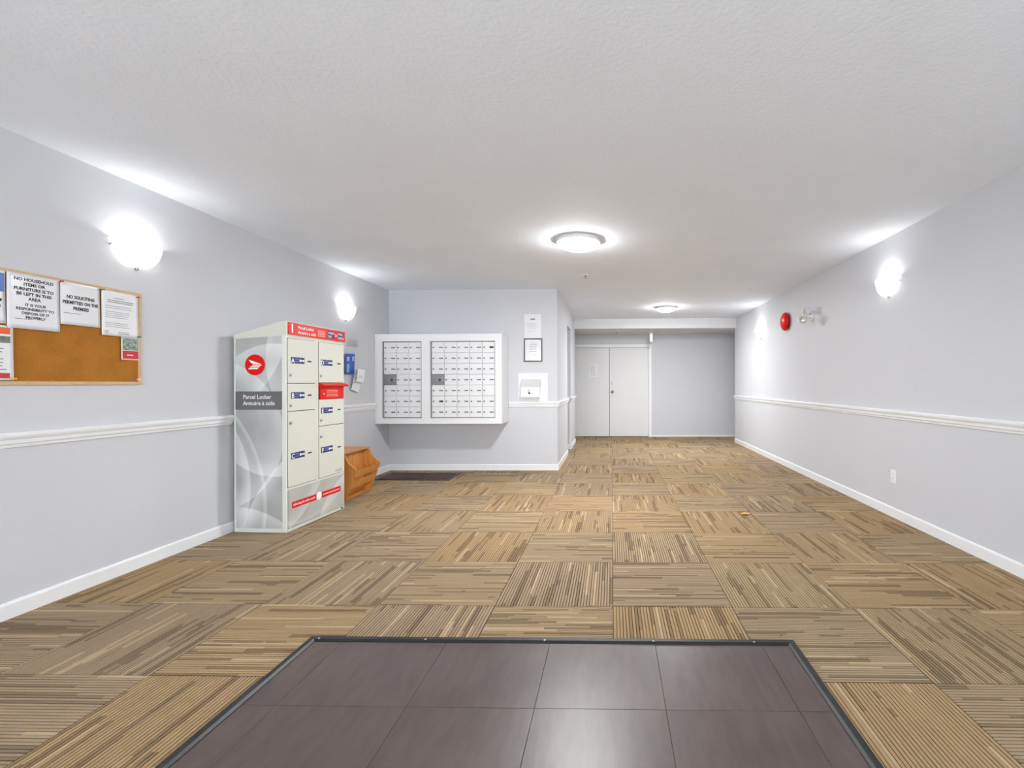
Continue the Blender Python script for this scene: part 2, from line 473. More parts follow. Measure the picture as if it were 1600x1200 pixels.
struct('wall_side', bm, M_wall, 'narrow pale grey return wall with a side opening beside the double doors', 'wall')
bm = NB(); box(bm, -2.0, XB - .12, NY1, NY1 + .12, 0, H); box(bm, -2.0, XB - .12, NY0 - .12, NY0, 0, H); box(bm, -2.02, -1.9, NY0, NY1, 0, H); box(bm, -1.9, XB - .12, NY0, NY1, NZ + .1, NZ + .2)
struct('wall_niche', bm, M_wall, 'inside walls of the side opening in the return wall', 'wall')
struct('wall_back', box(NB(), -2.1, 4.1, YK, YK + .12, 0, H), M_wall, 'pale grey end wall around the white double doors', 'wall')
bm = NB(); box(bm, -2.12, -2.0, YH, YK, 0, H); box(bm, -2.0, XB - .12, YH - .02, YH + .10, 0, H)
struct('wall_recess_left', bm, M_wall, 'left end of the recess behind the return wall', 'wall')
bm = NB(); box(bm, 4.0, 4.12, YH, YK, 0, H); box(bm, XR + .12, 4.0, YH - .02, YH + .10, 0, H)
struct('wall_recess_right', bm, M_wall, 'right end of the recess behind the right wall', 'wall')
# entrance wall behind the camera: unseen glazed doors added to let daylight in
EX0, EX1, EZ = -2.6, 2.0, 2.32
bm = NB(); box(bm, XL - .12, EX0, YR - .12, YR, 0, H); box(bm, EX1, XR + .12, YR - .12, YR, 0, H); box(bm, EX0, EX1, YR - .12, YR, EZ, H)
struct('wall_entrance', bm, M_wall, 'pale grey entrance wall around the added glazed doors', 'wall')
d2 = thing('added_door_2', 'unseen glazed aluminium entrance doors added for daylight, opposite the mailboxes', 'door', ((EX0 + EX1) / 2, YR - .06, 0), 0, kind='structure')
W2 = (EX1 - EX0) / 2
bm = NB()
for x in (-W2, -W2 / 2, 0, W2 / 2, W2):
    xx = max(-W2, min(W2 - .05, x - .025)); box(bm, xx, xx + .05, -.03, .03, 0, EZ)
for z in (0, EZ - .05): box(bm, -W2, W2, -.029, .029, z, z + .05)
part('frame', bm, M_steel, d2)
for k in range(4):
    x = -W2 + k * W2 / 2
    part('pane', box(NB(), x + .03, x + W2 / 2 - .03, -.004, .004, .05, EZ - .05), M_glass, d2)

# chair rails and baseboards (profile: depth from the wall, height)
RAIL = [(0, 0), (.010, .002), (.012, .016), (.019, .022), (.020, .040), (.026, .048), (.030, .058), (.030, .070), (.024, .076), (0, .076)]
BASE = [(0, 0), (.012, 0), (.012, .070), (.009, .078), (.004, .082), (0, .082)]
ZR = .838
def run(prof, p0, p1, nrm, z, ext0=0.0, ext1=0.0):
    """sweep a profile straight along a wall; ext = mitre growth at the ends"""
    p0, p1, nrm = Vector(p0), Vector(p1), Vector(nrm); d = (p1 - p0).normalized()
    bm = NB()
    A = [bm.verts.new((*(p0 + nrm * q[0] - d * ext0 * q[0]), z + q[1])) for q in prof]
    B = [bm.verts.new((*(p1 + nrm * q[0] + d * ext1 * q[0]), z + q[1])) for q in prof]
    n = len(prof); fs = [bm.faces.new(A), bm.faces.new(B[::-1])]
    for i in range(n): fs.append(bm.faces.new([A[i], B[i], B[(i + 1) % n], A[(i + 1) % n]]))
    bmesh.ops.recalc_face_normals(bm, faces=fs)
    return bm
def join(*bms):
    o = bms[0]
    for b in bms[1:]:
        me = bpy.data.meshes.new('t'); b.to_mesh(me); b.free(); o.from_mesh(me); bpy.data.meshes.remove(me)
    return o
LOCK_Y0, LOCK_Y1 = 3.655, 4.40
struct('trim_1', run(RAIL, (XL, YR), (XL, LOCK_Y0), (1, 0), ZR), M_trim, 'white chair rail under the notice board', 'chair rail')
struct('trim_2', run(RAIL, (XL, LOCK_Y1), (XL, 5.915), (1, 0), ZR), M_trim, 'short white chair rail between parcel locker and mailbox cabinet', 'chair rail')
struct('trim_3', run(RAIL, (XR, YR), (XR, YH + .10), (-1, 0), ZR, 0, 0), M_trim, 'long white chair rail on the right wall', 'chair rail')
struct('trim_4', join(run(RAIL, (-1.362, YB), (XB, YB), (0, -1), ZR, 0, 1), run(RAIL, (XB, YB), (XB, NY0), (1, 0), ZR, 1, 0)), M_trim, 'white chair rail under the drop box, wrapping round the corner', 'chair rail')
struct('trim_5', join(run(RAIL, (XB, NY1), (XB, YH + .10), (1, 0), ZR, 1, 0), run(RAIL, (-1.9, NY1), (XB, NY1), (0, -1), ZR, 0, 1)), M_trim, 'short white chair rail on the pier beside the double doors', 'chair rail')
struct('baseboard_left', run(BASE, (XL, YR), (XL, YB), (1, 0), 0), M_trim, 'white baseboard along the left wall', 'baseboard')
struct('baseboard_right', run(BASE, (XR, YR), (XR, YH + .10), (-1, 0), 0), M_trim, 'white baseboard along the right wall', 'baseboard')
struct('baseboard_mailbox', join(run(BASE, (XL + .012, YB), (XB, YB), (0, -1), 0, 0, 1), run(BASE, (XB, YB), (XB, NY0), (1, 0), 0, 1, 0)), M_trim, 'white baseboard below the mailbox cabinet', 'baseboard')
struct('baseboard_pier', join(run(BASE, (XB, NY1), (XB, YH + .10), (1, 0), 0, 1, 0), run(BASE, (-1.9, NY1), (XB, NY1), (0, -1), 0, 0, 1)), M_trim, 'short white baseboard on the pier beside the double doors', 'baseboard')
struct('baseboard_back', run([(0, 0), (.01, 0), (.01, .03), (0, .034)], (.87, YK), (4.0, YK), (0, -1), 0), M_trim, 'low white baseboard along the end wall', 'baseboard')
bm = NB(); box(bm, XB, XB + .003, NY1, NY1 + .03, .09, .835); box(bm, XB - .03, XB + .003, NY1 - .003, NY1, .09, .835)
struct('trim_6', bm, M_trim, 'white corner guard on the pier below the chair rail', 'corner guard')

# double doors in the end wall
DX0, DXM, DX1, DZ = -.889, -.045, .799, 1.93
d1 = thing('door_1', 'pair of plain white doors in the end wall', 'door', (DXM, YK, 0), 0, kind='structure')
bm = NB()
box(bm, DX1 - DXM, DX1 - DXM + .07, -.025, 0, 0, DZ + .07, .003, 1); box(bm, DX0 - DXM - .07, DX0 - DXM, -.025, 0, 0, DZ + .07, .003, 1)
box(bm, DX0 - DXM, DX1 - DXM, -.0248, 0, DZ + .002, DZ + .07, .003, 1)
part('frame', bm, M_trim, d1)
lf = part('leaf', box(NB(), DX0 - DXM + .003, -.004, -.016, 0, .012, DZ - .004, .002, 1), M_door, d1)
rf = part('leaf', box(NB(), .004, DX1 - DXM - .004, -.012, 0, .012, DZ - .004, .002, 1), M_door, d1)
part('gap', box(NB(), DX0 - DXM, DX1 - DXM, -.004, 0, .0, DZ), M_dark, d1, 'dark gap around the door leaves')
Mx = Matrix.Rotation(PI / 2, 4, 'X')
part('knob', lathe(NB(), [(0, .05), (.018, .05), (.026, .04), (.026, .03), (.012, .022), (.012, .008), (.030, .006), (.030, 0), (0, 0)], 24, Matrix.Translation((.068, -.012, .975)) @ Mx), M_steel, rf, 'round steel door knob')
part('deadbolt', lathe(NB(), [(0, .018), (.024, .018), (.030, .012), (.030, 0), (0, 0)], 24, Matrix.Translation((.068, -.012, 1.169)) @ Mx), M_white, rf, 'white round deadbolt cover')

# ------------------------------------------------------------------ entrance mat of square vinyl tiles
mx0, mx1, my1, my0 = -1.365, .806, 2.13, -.30
em = thing('entrance_mat', 'large dark brown entrance mat of square vinyl tiles with black rubber edging', 'mat', ((mx0 + mx1) / 2, (my0 + my1) / 2, 0))
ecx, ecy = em.location.x, em.location.y
ew = .042
EDGE = [(0, 0), (ew, 0), (ew, .006), (ew - .010, .013), (.012, .013), (.002, .004)]
def edge(p0, p1, nrm):
    return run(EDGE, (p0[0] - ecx, p0[1] - ecy), (p1[0] - ecx, p1[1] - ecy), nrm, 0, -1, -1)
for p0, p1, n_ in (((mx0, my1), (mx1, my1), (0, -1)), ((mx0, my0), (mx1, my0), (0, 1)), ((mx0, my0), (mx0, my1), (1, 0)), ((mx1, my0), (mx1, my1), (-1, 0))):
    part('edging', edge(p0, p1, n_), M_black, em, 'black rubber edging strip')
ix0, ix1, iy0, iy1 = mx0 + ew, mx1 - ew, my0 + ew, my1 - ew
xs = [ix0, -1.198, -.731, -.275, .187, .650, ix1]
ys = [iy1]
y = 1.67
while y > iy0: ys.append(y); y -= .463
ys.append(iy0)
for a, b in zip(xs, xs[1:]):
    for t, s in zip(ys, ys[1:]):
        cx, cy = (a + b) / 2, (s + t) / 2
        part('tile', box(NB(), a - cx + .0006, b - cx - .0006, s - cy + .0006, t - cy - .0006, 0, .004 + rnd.uniform(0, .0005), .0008, 1), M_vinyl, em, loc=(cx - ecx, cy - ecy, 0))
# screws along the far edging
for x in (-1.31, -.83, -.30, .18, .62):
    part('screw', lathe(NB(), [(0, .0145), (.004, .0142), (.005, .013), (.005, .012)], 10, Matrix.Translation((x - ecx, my1 - .030 - ecy, 0))), M_steel, em)

# small mat under the mailboxes
sm = thing('door_mat', 'small brown floor mat with black border under the mailbox cabinet', 'mat', (-2.40, 5.885, 0), math.radians(-1))
bm = NB(); prism(bm, [(-.47, -.24), (.47, -.24), (.47, .24), (-.47, .24)], 0, .005, 'z')
part('border', bm, M_black, sm, 'black rubber border')
part('pile', box(NB(), -.41, .41, -.185, .185, .004, .009, .003, 2), M_matpile, sm, 'brown ribbed pile')

# ------------------------------------------------------------------ lamps
def make_sconce():
    t = thing('wall_sconce', '', 'lamp')
    a, b_, zt, hh = .152, .088, .040, .150
    nu, nv = 28, 14
    bm = NB(); rows = []
    for v in range(nv + 1):
        q = v / nv
        r = math.cos(q * PI / 2) ** 0.72 if q < 1 else 0.0
        r = max(r, .02)
        z = zt - hh * math.sin(q * PI / 2) ** 1.15
        rows.append([bm.verts.new((a * r * math.cos(PI * u / nu), -.004 - b_ * r * math.sin(PI * u / nu), z)) for u in range(nu + 1)])
    for A, B in zip(rows, rows[1:]):
        for u in range(nu):
            f = bm.faces.new([A[u], A[u + 1], B[u + 1], B[u]]); f.smooth = True
    sh = part('shade', bm, M_shade, t, 'white alabaster glass half bowl')
    md = sh.modifiers.new('thick', 'SOLIDIFY'); md.thickness = .004
    part('backplate', lathe(NB(), [(0, .012), (.045, .012), (.05, .006), (.05, 0), (0, 0)], 24, Matrix.Translation((0, 0, -.01)) @ Mx), M_white, t)
    for s in (-1, 1):
        bm = NB(); tube(bm, [(s * .148, 0, -.006), (s * .155, -.008, -.006), (s * .153, -.016, .004)], .0045); part('clip', bm, M_steel, t, 'small steel shade clip')
    bm = NB(); lathe(bm, [(0, -.128), (.006, -.126), (.009, -.120), (.006, -.113), (.011, -.109), (0, -.106)], 14, Matrix.Translation((0, -.012, 0))); part('finial', bm, M_steel, t, 'small steel finial')
    part('bulb', lathe(NB(), [(0, -.004), (.012, -.008), (.016, -.018), (.018, -.028), (.014, -.042), (.011, -.048), (.011, -.060), (0, -.06)], 20, Matrix.Translation((0, -.050, .0))), M_bulb, t)
    ld = bpy.data.lights.new('sconce_light', 'POINT'); ld.energy = SCONCE_W; ld.shadow_soft_size = .026; ld.color = (1, 1, 1)
    lo = bpy.data.objects.new('sconce_light', ld); COL.objects.link(lo); lo.parent = t; lo.location = (0, -.062, .004)
    return t
s0 = make_sconce()
SCN = [((XL, 2.912, 1.992), RL, 'glass half-bowl wall sconce above the notice board'),
       ((XL, 5.258, 1.980), RL, 'glass half-bowl wall sconce above the blue leaflets'),
       ((XR, 4.170, 2.004), RRt, 'glass half-bowl wall sconce on the right wall above the power outlet'),
       ((XR, 7.700, 1.985), RRt, 'glass half-bowl wall sconce at the far end of the right wall, past the red bell'),
       ((XL, .56, 1.992), RL, 'unseen glass half-bowl wall sconce added for light on the left wall nearest the entrance doors'),  # out-of-view lamp, added to raise the light level
       ((XR, .64, 2.004), RRt, 'unseen glass half-bowl wall sconce added for light on the right wall nearest the entrance doors')]  # likewise added out of view to brighten the near end
for k, (loc, rz, lb) in enumerate(SCN):
    o = s0 if k == 0 else copy_tree(s0)
    o.location = loc; o.rotation_euler = (0, 0, rz); o['label'] = lb; o['group'] = 'glass wall sconces'

def make_dome(loc, R, label, watts, md=None):
    t = thing('ceiling_dome_light', label, 'lamp', loc, 0, 'ceiling dome lights')
    part('base_ring', lathe(NB(), [(0, 0), (R * 1.0, 0), (R * 1.03, -.008), (R * 1.03, -.030), (R * 1.0, -.033), (R * .97, -.026), (0, -.026)], 48), M_white, t, 'white metal ring')
    prof = [(R * .965 * math.cos(q * PI / 2 / 10), -.024 - R * .36 * math.sin(q * PI / 2 / 10)) for q in range(10)] + [(0, -.024 - R * .36)]
    part('diffuser', lathe(NB(), prof, 48), md or M_diff, t, 'glowing white glass dome')
    ld = bpy.data.lights.new('dome_light', 'AREA'); ld.shape = 'DISK'; ld.size = R * 1.1; ld.energy = watts; ld.color = (.98, .99, 1)
    lo = bpy.data.objects.new('dome_light', ld); COL.objects.link(lo); lo.parent = t; lo.location = (0, 0, -.026 - R * .36 - .001)
    return t
make_dome((-.285, 4.17, H), .188, 'larger lit ceiling dome light nearest the middle of the lobby', DOME_W[0])
make_dome((.905, 7.88, H), .158, 'smaller lit ceiling dome light in front of the bulkhead', DOME_W[1], M_diff2)

def sprinkler(loc, label):
    t = thing('sprinkler_head', label, 'sprinkler', loc, 0, 'ceiling sprinklers')
    part('escutcheon', lathe(NB(), [(0, 0), (.038, 0), (.036, -.006), (.016, -.010), (0, -.010)], 24), M_white, t)
    part('nozzle', lathe(NB(), [(0, -.008), (.010, -.010), (.010, -.022), (.005, -.026), (.005, -.040), (0, -.04)], 16), M_steel, t)
    part('deflector', lathe(NB(), [(0, -.036), (.016, -.038), (.016, -.041), (0, -.042)], 16), M_steel, t)
sprinkler((-.294, 5.495, H), 'small sprinkler head on the ceiling between the two dome lights')
sprinkler((.12, 9.85, ZS), 'small sprinkler head under the soffit above the double doors')

# ------------------------------------------------------------------ notice board and papers
BY0, BY1, BZ0, BZ1 = 1.72, 2.938, 1.15, 1.722
bw, bh = BY1 - BY0, BZ1 - BZ0
nb = thing('notice_board', 'cork notice board with light wood frame on the left wall', 'notice board', (XL, BY0, BZ0), RL)
part('cork', box(NB(), .012, bw - .012, -.006, 0, .012, bh - .012), M_cork, nb, 'brown cork panel')
fwid = .018
for x0, x1, z0, z1 in ((0, bw, 0, fwid), (0, bw, bh - fwid, bh)):
    bm = NB(); prism(bm, [(x0, z0), (x1, z0), (x1, z1), (x0, z1)], -.0125, 0, 'y'); part('frame_rail', bm, M_oak_frame, nb, 'light wood frame rail')
for x0 in (0, bw - fwid):
    part('frame_rail', box(NB(), x0, x0 + fwid, -.0123, 0, fwid, bh - fwid), M_oak_frame, nb, 'light wood frame rail')

YS = -.0150     # paper surface in front of the wall
def CURL(depth, curl, u, v):
    return depth - curl * ((1 - v) ** 2) * (0.4 + 0.6 * u) - curl * .3 * math.sin(u * 5)
_sheet = {}
def sheet(name, y0, y1, z0, z1, label, m, curl=.004, tilt=0.0, depth=YS, wall=(XL, RL), cat='paper', group=None, thick=.0006):
    """one sheet on the left wall, y0..y1 along the wall; local x from the near edge; gently curled"""
    t = thing(name, label, cat, (wall[0], y0, z0), wall[1], group)
    w, h = y1 - y0, z1 - z0
    _sheet.update(w=w, h=h, depth=depth, curl=curl)
    bm = NB(); nx, nz = 12, 12; G = []
    for j in range(nz + 1):
        row = []
        for i in range(nx + 1):
            u, v = i / nx, j / nz
            d = CURL(depth, curl, u, v)
            row.append(bm.verts.new((u * w + tilt * (v - .5), d, v * h - tilt * (u - .5))))
        G.append(row)
    for j in range(nz):
        for i in range(nx):
            f = bm.faces.new([G[j][i], G[j][i + 1], G[j + 1][i + 1], G[j + 1][i]]); f.smooth = True
    s = part('page', bm, m, t)
    md = s.modifiers.new('thick', 'SOLIDIFY'); md.thickness = thick; md.offset = -1
    return t, w, h
def onp(bm, lift=.0007):
    """lay flat print (built at any y) onto the curl of the latest sheet"""
    q = _sheet
    if isinstance(bm, bmesh.types.BMesh):
        for v in bm.verts: v.co.y = CURL(q['depth'], q['curl'], v.co.x / q['w'], v.co.z / q['h']) - lift
    return bm
def panel(x0, x1, z0, z1):
    bm = NB(); n = 6
    G = [[bm.verts.new((x0 + (x1 - x0) * i / n, 0, z0 + (z1 - z0) * j / n)) for i in range(n + 1)] for j in range(n + 1)]
    for j in range(n):
        for i in range(n): bm.faces.new([G[j][i], G[j][i + 1], G[j + 1][i + 1], G[j + 1][i]])
    return onp(bm)
def lines(bm, x0, x1, z, n, step, hgt, y, seed=1, ragged=.25):
    r = random.Random(seed)
    for k in range(n):
        e = x1 - (x1 - x0) * r.random() * ragged
        zz = z - k * step
        m_ = max(1, int((e - x0) / .02))
        lo_ = [bm.verts.new((x0 + (e - x0) * q / m_, y, zz)) for q in range(m_ + 1)]
        up_ = [bm.verts.new((x0 + (e - x0) * q / m_, y, zz + hgt)) for q in range(m_ + 1)]
        for q in range(m_): bm.faces.new([lo_[q], lo_[q + 1], up_[q + 1], up_[q]])
    return bm
PF = YS - .008   # print floats a hair in front of the curled sheets

t, w, h = sheet('notice_sheet', 2.266, 2.490, 1.432, 1.708, 'sleeved notice in black capitals about household items and furniture, on the notice board', M_sleeve, cat='notice')
part('lettering', onp(text_bm(['NO HOUSEHOLD', 'ITEMS OR', 'FURNITURE IS TO', 'BE LEFT IN THIS', 'AREA'], .0215, w * .50, h - .034, PF, bold=.034, lead=1.12, xs=1.0)), M_ink, t)
part('lettering', onp(text_bm(['IT IS YOUR', 'RESPONSIBILITY TO', 'DISPOSE OF IT', 'PROPERLY'], .0185, w * .52, h - .160, PF, bold=.03, lead=1.15)), M_ink, t)
part('fine_print', onp(lines(NB(), .03, .10, .048, 1, .01, .0025, PF)), M_inkgrey, t)
t, w, h = sheet('notice_sheet', 2.493, 2.691, 1.478, 1.708, 'sleeved notice reading no soliciting permitted on the premises, on the notice board', M_sleeve, cat='notice')
part('lettering', onp(text_bm(['NO SOLICITING', 'PERMITTED ON THE', 'PREMISES'], .0245, w * .5, h - .085, PF, bold=.04, lead=1.25, xs=.80)), M_ink, t)
part('fine_print', onp(lines(NB(), .012, .10, .062, 1, .01, .0025, PF)), M_inkgrey, t)
t, w, h = sheet('notice_letter', 2.700, 2.915, 1.440, 1.703, 'typed white letter pinned at the right end of the notice board', M_paper, cat='letter')
bm = lines(NB(), .065, .15, h - .040, 1, .01, .003, PF, 2); lines(bm, .03, .19, h - .055, 2, .011, .004, PF, 3, .1)
lines(bm, .02, .18, h - .088, 2, .012, .0022, PF, 4); lines(bm, .02, .185, h - .122, 4, .011, .0022, PF, 5); lines(bm, .02, .18, .075, 3, .011, .0022, PF, 6); lines(bm, .09, .16, .022, 2, .009, .003, PF, 7); lines(bm, .015, .04, .025, 2, .008, .003, PF, 8)
part('typed_text', onp(bm), M_inkgrey, t)
t, w, h = sheet('red_flyer', 2.812, 2.918, 1.302, 1.440, 'small flyer with photo above a red panel, under the typed letter', M_paper, depth=YS + .001, curl=.002, cat='flyer')
part('photo', panel(.006, w - .004, .058, h - .006), mat('flyer_photo', (132, 150, 138), .5, noise=(60, .6)), t, 'greenish photo print')
part('red_panel', panel(.006, w - .004, .006, .055), mat('crimson_print', (204, 32, 44), .45, noise=(12, .05)), t, 'red printed panel')
part('lettering', panel(.032, w - .034, .026, .032), M_whiteprint, t)
t, w, h = sheet('orange_flyer', 2.080, 2.292, 1.172, 1.440, 'flyer with orange heading and photo at the lower left of the notice board', M_paper, cat='flyer')
part('heading', panel(.008, w - .012, h - .042, h - .010), M_orange, t, 'orange heading band')
part('photo', panel(.02, w - .012, h - .085, h - .052), mat('grey_photo', (110, 112, 108), .5, noise=(50, .6)), t, 'grey photo print')
part('footer', panel(.008, w - .016, .010, .036), mat('footer_red', (196, 40, 40), .5, noise=(12, .04)), t, 'red footer band')
part('typed_text', onp(lines(NB(), .02, w - .02, h - .115, 7, .017, .004, PF, 11)), M_inkgrey, t)
t, w, h = sheet('blue_notice', 2.055, 2.262, 1.448, 1.706, 'notice with blue upper half at the upper left of the notice board', M_sleeve, depth=YS + .001, cat='notice')
part('blue_panel', panel(.006, w - .004, h * .60, h - .012), M_blue, t, 'blue printed panel')
part('lettering', onp(lines(NB(), .02, w - .01, h * .42, 2, .03, .014, PF + .001, 3, .1)), M_ink, t)

def pin(y, z, m, label):
    t = thing('push_pin', label, 'push pin', (XL, y, z), RL, 'push pins on the notice board')
    part('head', lathe(NB(), [(0, .034), (.0042, .034), (.0048, .031), (.003, .029), (.003, .022), (.0054, .020), (.0054, .018), (0, .018)], 14, Mx), m, t)
    part('needle', lathe(NB(), [(0, .0185), (.0008, .0185), (.0008, .010), (0, .009)], 8, Mx), M_steel, t)
pin(2.492, 1.706, M_pin_red, 'red push pin between the household notice and the soliciting notice')
pin(2.905, 1.694, M_pin_red, 'red push pin at the top right corner of the typed letter')
pin(2.698, 1.703, M_pin_green, 'green push pin between the soliciting notice and the typed letter')
pin(2.912, 1.448, M_pin_green, 'green push pin at the lower right corner of the typed letter')
pin(2.906, 1.182, M_pin_white, 'white push pin in the bare lower right corner of the cork')
pin(2.288, 1.180, M_pin_yellow, 'yellow push pin at the foot of the orange flyer')

# ------------------------------------------------------------------ parcel locker
LW, LD, LH = .742, .425, 1.535
LR = math.radians(87.5)
LOCX, LOCY = -2.520, 3.635
lk = thing('parcel_locker', 'tall cream and grey parcel locker with red header beside the chair rail', 'parcel locker', (LOCX, LOCY, 0), LR)
SIDE_CURVES = [(.10, .95, .52, .16, .42), (.62, .75, .60, .20, .40), (1.15, .35, .86, .10, .45), (-.55, 1.35, .72, .22, .35), (.45, -.60, .80, .16, .45), (.90, 1.75, .95, .12, .30), (1.30, .20, 1.14, .05, .40), (-.75, -.30, 1.16, .12, .45)]
M_film_side = swoosh_material('locker_film_side', 1, SIDE_CURVES, (158, 161, 160), (184, 187, 186))
M_film_front = swoosh_material('locker_film_front', 0, [(-.25, .75, .78, .14, .35), (1.0, -.35, .72, .12, .4), (.2, .95, .92, .05, .2)], (170, 171, 166), (186, 187, 181))
bm = NB()
box(bm, .004, LW - .004, .004, LD, .012, LH - .002)
part('body', bm, M_lockbody, lk, 'cream steel body')
# side frame strips and printed film
bm = NB(); box(bm, 0, .012, 0, .034, .0, LH, .002, 1); box(bm, 0, .0118, LD - .012, LD, .0, LH); box(bm, 0, .0118, .034, LD - .012, 0, .030)
part('side_frame', bm, M_lockedge, lk)
film = part('side_film', box(NB(), .002, .0045, .034, LD - .012, .030, LH), M_film_side, lk, 'grey film printed with pale sweeping ribbons')
bm = NB(); box(bm, LW - .010, LW, 0, .03, 0, LH); box(bm, .012, LW - .010, 0, .02, 0, .022); box(bm, .012, LW - .010, .001, .02, .325, .340); box(bm, .338, .382, .001, .02, .340, LH - .01); box(bm, .012, LW - .01, .001, .02, LH - .02, LH)
part('front_frame', bm, M_lockbody, lk, 'cream front frame')
# cap sloping towards the wall
bm = NB(); prism(bm, [(-.006, LH - .005), (LD, LH - .030), (LD, LH - .002), (.02, LH + .108), (-.006, LH + .108)], -.004, LW + .004, 'x')
cap = part('cap', bm, M_lockbody, lk, 'cream sloping top cap')
hz0, hz1 = LH + .004, LH + .100
hd = part('header', box(NB(), .012, LW, -.012, -.006, hz0, hz1), mat('header_red', (222, 24, 12), .3, spec=.3, noise=(5, .05)), lk, 'red header panel with white lettering')
hy = -.0124
part('lettering', text_bm(['1'], .095, .055, hz0 + .018, hy, bold=.03), M_whiteprint, hd)
part('lettering', text_bm(['Parcel Locker', 'Armoire à colis'], .034, .12, hz0 + .055, hy, 'LEFT', bold=.02), M_whiteprint, hd)
bm = lines(NB(), .36, .46, hz0 + .062, 4, .014, .006, hy, 4, .12)
part('fine_print', bm, mat('header_pale', (240, 190, 176), .5, noise=(10, .02)), hd)
part('logo_panel', box(NB(), .49, .585, hy, hy + .0006, hz0 + .016, hz0 + .082), M_navy, hd, 'navy logo panel')
part('logo_panel', box(NB(), .625, .72, hy, hy + .0006, hz0 + .016, hz0 + .082), M_navy, hd, 'navy logo panel')
part('lettering', text_bm(['CANADA', 'POST'], .028, .495, hz0 + .054, hy - .0004, 'LEFT', bold=.02, xs=.78), M_whiteprint, hd)
part('lettering', text_bm(['POSTES', 'CANADA'], .028, .630, hz0 + .054, hy - .0004, 'LEFT', bold=.02, xs=.78), M_whiteprint, hd)
def disc(bm, cx, cz, r, y0, y1, n=40):
    return prism(bm, [(cx + r * math.cos(2 * PI * k / n), cz + r * math.sin(2 * PI * k / n)) for k in range(n)], y0, y1, 'y')
def wing(bm, cx, cz, s, y0, y1):
    """winged envelope emblem, nose to the right"""
    for poly in ([(-.60, .52), (-.30, .18), (-.12, .10), (.78, .04), (.10, .28)],
                 [(-.18, .02), (.80, .00), (.66, -.08), (-.22, -.06)],
                 [(-.36, -.12), (.60, -.13), (.50, -.21), (-.44, -.20)],
                 [(-.50, -.27), (.44, -.27), (.28, -.42), (-.64, -.42)]):
        prism(bm, [(cx + p[0] * s, cz + p[1] * s) for p in poly], y0, y1, 'y')
    return bm
part('emblem', disc(NB(), .605, hz0 + .049, .030, hy - .0006, hy + .0006, 24), M_red, hd, 'round red emblem')
part('emblem_wing', wing(NB(), .605, hz0 + .049, .026, hy - .0014, hy - .0006), M_whiteprint, hd)

# emblem and band on the side: built facing -y, then turned to face -x
TURN = Matrix.Translation((0, LD, 0)) @ Matrix.Rotation(-PI / 2, 4, 'Z')   # local x -> along the side from wall to front
def turned(bm):
    bmesh.ops.transform(bm, matrix=TURN, verts=bm.verts); return bm
# after TURN a point (s, y, z) lands at (y, LD - s, z): s runs from the wall to the front, y=-d stands proud of the side
ES, EZc = LD - .252, 1.302
e1 = part('emblem', turned(disc(NB(), ES, EZc, .081, -.0012, .003)), M_red, lk, 'round red emblem with white winged envelope')
part('emblem_wing', turned(wing(NB(), ES - .004, EZc, .080, -.0022, -.0010)), M_whiteprint, e1)
bnd = part('name_band', turned(box(NB(), .012, LD - .034, -.0010, .003, .953, 1.096)), M_band, lk, 'charcoal name band')
part('lettering', turned(text_bm(['Parcel Locker', 'Armoire à colis'], .0445, .075, 1.038, -.0018, 'LEFT', bold=.012, lead=1.10, xs=.93)), M_whiteprint, bnd)

def lock_door(x0, x1, z0, z1, letter, lab, key, slot):
    d = part('locker_door', box(NB(), x0, x1, -.006, .004, z0, z1, .003, 2), M_lockbody, lk, 'cream locker door marked ' + letter)
    lx0, lx1, lz = lab
    y = -.0066
    p = part('label_plate', box(NB(), lx0, lx1, y, y + .001, lz - .025, lz + .025), M_navy, d, 'navy label with white letter')
    # the label's white letter, key emblem and blue text stand directly on the door
    part('lettering', text_bm([letter], .052, lx0 + .022, lz - .019, y - .0004, bold=.02), M_whiteprint, d)
    bm = NB(); disc(bm, lx1 - .048, lz, .011, y - .0008, y, 16); disc(bm, lx1 - .012, lz, .009, y - .0008, y, 16); box(bm, lx1 - .05, lx1 - .012, y - .0008, y, lz - .005, lz + .005)
    part('key_symbol', bm, M_whiteprint, d, 'white key symbol')
    part('fine_print', lines(NB(), lx0 + .044, lx1 - .062, lz + .006, 2, .018, .009, y - .0004, 5, .1), M_blueprint, d)
    part('card_holder', box(NB(), lx1 + .006, slot + .052, y + .0002, y + .001, lz - .022, lz + .020), M_lockbody, d)
    part('card_slot', box(NB(), slot, slot + .044, -.009, -.005, lz - .008, lz + .004, .001, 1), M_dark, d, 'dark card slot')
    part('key_lock', lathe(NB(), [(0, .010), (.009, .010), (.012, .007), (.012, 0), (0, 0)], 16, Matrix.Translation((key[0], -.005, key[1])) @ Mx), M_steel, d, 'steel key lock')
part('door_gap_shade', box(NB(), .013, .731, .0015, .0038, .342, 1.515), M_dark, lk, 'dark sheet painting shade into the gaps between doors')  # dark backing sheet stands in for shade in the door gaps
L1, L2 = (.045, .200), (.405, .565)
lock_door(.017, .334, 1.160, 1.512, 'A', (*L1, 1.340), (.036, 1.224), .238)
lock_door(.017, .334, .940, 1.155, 'B', (*L1, 1.062), (.036, .985), .238)
lock_door(.017, .334, .345, .935, 'C', (*L1, .585), (.036, .848), .238)
lock_door(.386, .727, 1.165, 1.512, 'D', (*L2, 1.338), (.402, 1.224), .635)
lock_door(.386, .727, .792, 1.018, 'E', (*L2, .922), (.402, .842), .635)
lock_door(.386, .727, .345, .787, 'F', (*L2, .582), (.402, .702), .635)
part('lettering', text_bm(['Canada'], .034, .70, .362, -.0065, 'RIGHT', bold=.005), M_inkgrey, lk, 'grey wordmark')
